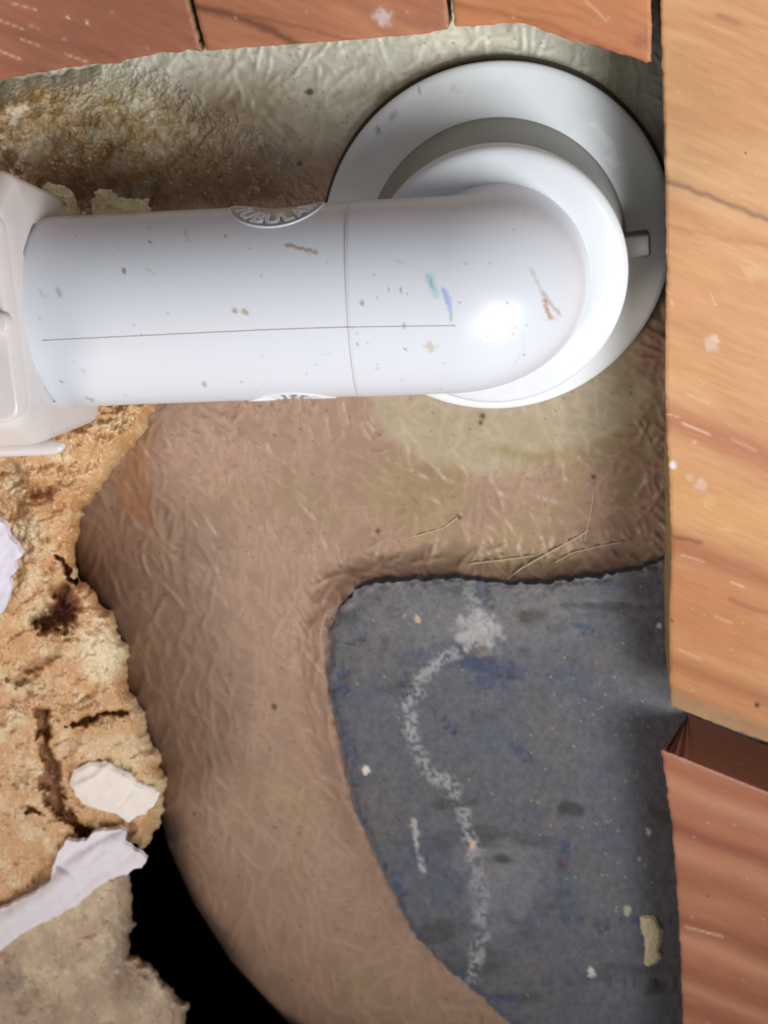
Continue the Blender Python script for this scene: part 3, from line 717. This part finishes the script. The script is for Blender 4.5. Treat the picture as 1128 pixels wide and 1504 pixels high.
loft('nut_body', [(a0+14, circ(22.2)), (a0+0.6, circ(22.2)), (a0, circ(22.3)), (a0-0.2, circ(22.9)*0.5+nutS*0.42), (a0+0.1, nutS*0.90), (a0+0.8, nutS*0.945), (a0+2.5, nutS*0.975), (a0+4, nutS*0.985), (a0+34, nutS*1.0), (a0+34.5, nutS*.95), (a0+34.5, circ(22.2)), (a0+14, circ(22.2))], M_nut, nut, MILK)
# raised front panel with rounded corners and the small oval knob on it
def panel(name, bc, hb, ha, c0, c1, rr, m, parent, col, cent_a):
    sec = rpoly([(-hb, -ha), (hb, -ha), (hb, ha), (-hb, ha)], [rr]*4, 8)
    V = []; lay = [(1.0, c0), (1.0, c1-0.7), (0.985, c1-0.25), (0.955, c1), (0.0, c1+0.05)]
    for sc2, cc in lay:
        sh = max(hb, ha)*(1-sc2)
        for q in sec:
            f = np.array([max(0, 1-sh/hb), max(0, 1-sh/ha)]) if sc2 > 0 else np.array([0, 0])
            V.append(A0+e*(cent_a+q[1]*f[1])+s_*(bc+q[0]*f[0])+c_*cc)
    k = len(sec); Fc = [(i*k+j, i*k+(j+1) % k, (i+1)*k+(j+1) % k, (i+1)*k+j) for i in range(len(lay)-1) for j in range(k)]
    return meshobj(name, np.array(V), np.array(Fc), m, parent, np.tile(col, (len(V), 1)))
panel('grip_panel', 0.3, 21.6, 14, 25, 30.4, 4.0, M_nut, nut, MILK, a0+13.9)
panel('grip_knob', -0.8, 2.3, 9, 29.8, 32.6, 2.2, M_nut, nut, MILK, a0+7.9)
# translucent back rim with turned lip
rimS = rpoly([(-22, 24), (22, 24), (31.0, 12), (31.0, -20), (23, -30), (-23, -30), (-31.2, -20), (-31.2, 12)], [5]*8, 6)
for q0, q1, nm in ((-30.4, 6.0, 'lower_lip'),):
    p = [A0+e*(a0+x)+s_*(q0-(np.sign(q0)*max(0, 1.2-x)*0.9))+c_*(q1) for x in np.linspace(0.6, 34, 30)]
    sweep(nm, p, np.interp(np.linspace(0, 1, 30), [0, .04, .1, 1], [0.5, 1.5, 1.9, 1.9]), M_nut, nut, 14, MILK)

# ------------------------------------------------------------------ spray foam
AMB, BRO, CRE, PAL = lin((212, 166, 116)), lin((150, 96, 56)), lin((236, 216, 176)), lin((228, 200, 158))
def crumb(px, py, seed):
    return 1.0*fbm(px, py, 70, seed, 3)*2.6+1.4*fbm(px, py, 22, seed+3, 3)+0.9*(0.6-worley(px+5*fbm(px, py, 10, seed, 2), py+5*fbm(px, py, 10, seed+1, 2), 11, seed+5))+0.45*fbm(px, py, 6.3, seed+7, 2)+0.5*(0.55-worley(px+4*fbm(px, py, 9, seed+9, 2), py, 27, seed+11))*2
pits = [([(88, 880), (98, 905), (75, 915)], 22, 9), ([(92, 830), (97, 850), (112, 858)], 6, 8), ([(66, 1050), (70, 1100), (72, 1160), (84, 1190), (115, 1210), (140, 1222)], 11, 6.5), ([(105, 1062), (150, 1052), (182, 1046)], 7, 4.5), ([(45, 1195), (60, 1200)], 5, 3),
        ([(20, 1000), (60, 975), (90, 960)], 8, 2.5), ([(15, 690), (60, 720)], 16, 2.5)]
def pitv(px, py):
    m = 0*px
    for pts, r, dep in pits:
        dd = dseg(px+20*fbm(px, py, 22, 61, 5, .6), py+20*fbm(px, py, 20, 62, 5, .6), pts); m = np.maximum(m, dep*(1-ss(r*0.3, r*1.3, dd)))
    return m
bulges = [(140, 960, 60, 52, 4), (160, 1100, 70, 45, 2.5), (30, 1100, 45, 90, 2.5), (60, 780, 60, 50, 2), (150, 640, 70, 35, 1.0)]
def foamW(px, py, d):
    w = -6.0+0.0*px
    w = w+7*ss(-170, 60, 200-px)-3*ss(60, 0, py-590)
    for x, y, rx, ry, h in bulges: w = w+h*np.exp(-((px-x)/rx)**2-((py-y)/ry)**2)
    w = w+crumb(px, py, 5)*1.25-pitv(px, py)
    w = w-11*(1-np.sqrt(np.clip(1-(1-np.clip(d/26, 0, 1))**2, 0, 1)))
    return np.minimum(w, 5.5 if True else 0)
def foamC(px, py, d, w):
    n = fbm(px, py, 75, 65, 4); m = fbm(px, py, 24, 70, 4)
    c = np.tile(AMB, (len(px), 1))
    c = mixc(c, CRE, ss(0.0, 0.45, m)*0.6)
    c = mixc(c, lin((198, 140, 84)), ss(0.05, 0.5, n)*0.7)
    c = mixc(c, lin((186, 124, 66)), 0.7*(1-ss(0.4, 1.1, np.hypot((px-65)/34, (py-735)/28)+0.4*m)))
    c = mixc(c, CRE, 0.85*(1-ss(0.5, 1.15, np.hypot((px-150)/44, (py-962)/42)+0.5*m)))
    c = mixc(c, PAL, 0.7*(1-ss(0.5, 1.15, np.hypot((px-165)/58, (py-1105)/32)+0.5*m)))
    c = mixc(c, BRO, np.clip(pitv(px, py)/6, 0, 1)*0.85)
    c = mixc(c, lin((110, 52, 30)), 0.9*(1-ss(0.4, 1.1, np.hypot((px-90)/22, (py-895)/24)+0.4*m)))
    sp = fbm(px, py, 4, 71, 2); c = mixc(c, lin((255, 244, 220)), (sp > 0.62)*0.6)
    return c
foamP = [(-168, 555), (60, 560), (235, 585), (222, 605), (210, 640), (190, 665), (165, 690), (150, 720), (122, 745), (120, 775), (108, 800), (112, 830), (118, 855), (140, 868), (150, 890), (168, 905), (176, 930), (190, 952),
         (188, 985), (186, 1015), (200, 1030), (216, 1048), (214, 1075), (224, 1090), (236, 1108), (232, 1125), (244, 1140), (238, 1165), (240, 1195), (232, 1215), (222, 1232), (214, 1245), (200, 1240), (188, 1228), (150, 1262), (80, 1300), (0, 1345), (-168, 1410)]
lkL = lambda a, b: max(a[0], b[0]) < -20
fo = relief('spray_foam_mass', rough(foamP, 7, 3.5, 14, 9, lkL), foamW, onshell, M_foam, foamC, None, 2.0, bray=True)
tag(fo, 'large amber crumbly spray foam mass with brown pits, left of the bare tray', 'spray foam')
# lower chunk
def chunkW(px, py, d):
    w = -22.0+3*ss(260, -60, px)+crumb(px, py, 15)*1.5
    w = w-1.0*ss(1380, 1504, py)
    w = w-9*(1-np.sqrt(np.clip(1-(1-np.clip(d/24, 0, 1))**2, 0, 1)))
    return np.minimum(w, -17.0)
def chunkC(px, py, d, w):
    m = fbm(px, py, 26, 72, 4); n = fbm(px, py, 80, 75, 3)
    c = np.tile(lin((206, 178, 150)), (len(px), 1))
    c = mixc(c, CRE, ss(0, 0.5, m)*0.6); c = mixc(c, lin((168, 142, 122)), ss(0.0, 0.4, n+0.35*ss(100, 250, px)-0.1)*0.8)
    c = mixc(c, lin((166, 120, 72)), ss(0.25, 0.6, -m)*0.6)
    sp = fbm(px, py, 4, 76, 2); c = mixc(c, lin((250, 240, 220)), (sp > 0.68)*0.5)
    return c
chunkP = [(-168, 1300), (-20, 1300), (60, 1290), (130, 1272), (182, 1275), (190, 1290), (193, 1315), (192, 1345), (200, 1355), (188, 1375), (190, 1402), (205, 1408), (225, 1418), (232, 1435), (242, 1442), (255, 1450), (262, 1468), (278, 1472), (274, 1490), (268, 1510), (272, 1560), (250, 1640), (-168, 1648)]
ch = relief('spray_foam_chunk', rough(chunkP, 6, 3.5, 24, 9, lkL), chunkW, -45, M_foam, chunkC, None, 2.2, bray=True)
tag(ch, 'dull beige spray foam chunk below the white strip beside the dark void', 'spray foam')
# upper crust
def upW(px, py, d):
    h = ss(520, 40, px)
    b = shellW(px, py, d)
    t = 3+12*ss(330, 20, px)*(1-0.45*ss(150, 300, py))+crumb(px, py, 25)*(0.5+0.6*h)
    w = b+0.15+np.maximum(t, 0.2)*ss(0, 130, d*(1+0.4*fbm(px, py, 25, 27, 3)))**np.where(px > 150, 1, 0.35)
    return np.minimum(w, -2.0)
def upC(px, py, d, w):
    m = fbm(px, py, 22, 80, 4); n = fbm(px, py, 70, 83, 3)
    c = mixc(lin((204, 176, 126)), lin((236, 224, 196)), ss(-0.2, 0.5, m))
    c = mixc(c, lin((132, 90, 52)), ss(150, 250, py+40*n)*0.75)
    c = mixc(c, lin((216, 170, 92)), 0.7*(1-ss(0.4, 1.1, np.hypot((px-50)/34, (py-140)/26)+0.4*m)))
    c = mixc(c, lin((222, 214, 190)), (1-ss(0, 34, py-(118-0.13*px)+14*m))*0.8)
    c = mixc(c, lin((96, 58, 30)), ss(0.2, 0.5, fbm(px, py, 30, 86, 3))*0.5*ss(150, 230, py))
    sp = fbm(px, py, 4, 81, 2); c = mixc(c, lin((252, 244, 220)), (sp > 0.62)*0.6)
    c = c*(1+0.2*fbm(px, py, 9, 87, 3))[:, None]
    return mixc(shellC(px, py, d, w), c, np.maximum(ss(4, 70, d+30*m), 1-ss(60, 200, px)))
upP = [(-160, 165), (-60, 132), (0, 121), (60, 111), (140, 99), (190, 92), (250, 110), (300, 150), (380, 190), (440, 235), (475, 300), (470, 350), (-160, 350)]
up = relief('spray_foam_crust', rough(upP, 7, 4, 34, 12, lkL), upW, onshell, M_foam, upC, None, 2.4, bray=True)
tag(up, 'thin glistening brown foam crust above the white pipe at upper left', 'spray foam')
# crumbs caught behind the pipe
for poly, wv, lab in (([(55, 305), (66, 272), (76, 266), (84, 272), (90, 268), (98, 274), (104, 284), (112, 294), (116, 307), (110, 330), (55, 330)], 0, 'pale foam crumb between the nut and the upper edge of the pipe'),
                  ([(134, 300), (138, 284), (150, 277), (164, 279), (176, 290), (196, 289), (206, 296), (212, 290), (220, 300), (224, 325), (136, 325)], -4, 'pale foam crumb on the upper edge of the pipe, right of the nut')):
    o = relief('foam_crumb', rough(poly, 7, 1.8, 44, 6), lambda x, y, d, wv=wv: wv+crumb(x, y, 9)*1.7-5*(1-ss(0, 15, d)), -16+wv*0.1, M_foam, flatcol((250, 236, 196), 0.25, 7), None, 1.4, bray=True)
    tag(o, lab, 'foam crumb')

# ------------------------------------------------------------------ white skins and scraps
def sheet(poly, wf, thick, colr, name, lab, seed, step=2.0, amp=3):
    o = relief(name, rough(poly, amp, 3, seed, 7, lkL), wf, lambda x, y: wf(x, y, 0*x+20)-thick, M_paper, flatcol(colr, 0.05, 20, seed), None, step)
    return tag(o, lab, 'paper scrap')
stripP = [(-160, 1350), (-60, 1345), (0, 1335), (40, 1318), (74, 1295), (80, 1262), (98, 1235), (125, 1236), (140, 1222), (160, 1218), (184, 1221), (182, 1240), (200, 1250), (216, 1262), (208, 1275), (196, 1276), (188, 1285), (168, 1288), (140, 1305), (110, 1332), (70, 1352), (30, 1372), (0, 1396), (-60, 1430), (-160, 1470)]
def stripW(px, py, d):
    ax = dseg(px, py, [(-160, 1400), (0, 1362), (70, 1318), (120, 1272), (175, 1240)])
    w = 1.5+1.2*ss(200, 0, px)+2.0*np.exp(-(ax/14)**2)-0.9*np.exp(-((ax-22)/7)**2)+1.2*fbm(px-py, px+py*0.4, 40, 90, 3)
    f = dseg(px, py, [(85, 1270), (110, 1285), (150, 1250)]); w = w-1.2*np.exp(-(f/6)**2)
    return w+0.3*fbm(px, py, 12, 92, 3)+3.2
sheet(stripP, stripW, 1.6, (226, 218, 222), 'torn_strip', 'white torn folded strip lying across the foam at lower left', 91)
scrapP = [(-100, 730), (-20, 752), (4, 768), (14, 790), (26, 802), (33, 816), (22, 822), (24, 838), (14, 850), (16, 870), (8, 892), (-4, 906), (-100, 930)]
sheet(scrapP, lambda x, y, d: 7.6+0.9*fbm(x, y, 30, 93, 3)+0.25*fbm(x, y, 8, 94, 3), 2.0, (226, 222, 234), 'torn_scrap', 'white torn scrap on the amber foam at the left edge', 95)
skinP = [(103, 1150), (108, 1132), (130, 1122), (152, 1119), (172, 1130), (186, 1136), (200, 1150), (222, 1158), (234, 1164), (226, 1182), (214, 1194), (200, 1200), (188, 1208), (170, 1196), (150, 1192), (128, 1182), (112, 1170)]
def skinW(x, y, d):
    f = dseg(x, y, [(106, 1158), (140, 1142), (160, 1122)])
    return 5.4-2.0*ss(150, 235, x)+0.9*np.exp(-(f/5)**2)+0.8*fbm(x, y, 22, 96, 3)-0.8*(1-ss(0, 6, d))-0.6*np.exp(-(dseg(x, y, [(175, 1185), (195, 1160)])/2.5)**2)
o = sheet(skinP, skinW, 1.8, (236, 224, 212), 'plaster_flake', 'creamy white flake stuck in the foam right above the torn strip', 97)
o['category'] = 'plaster flake'
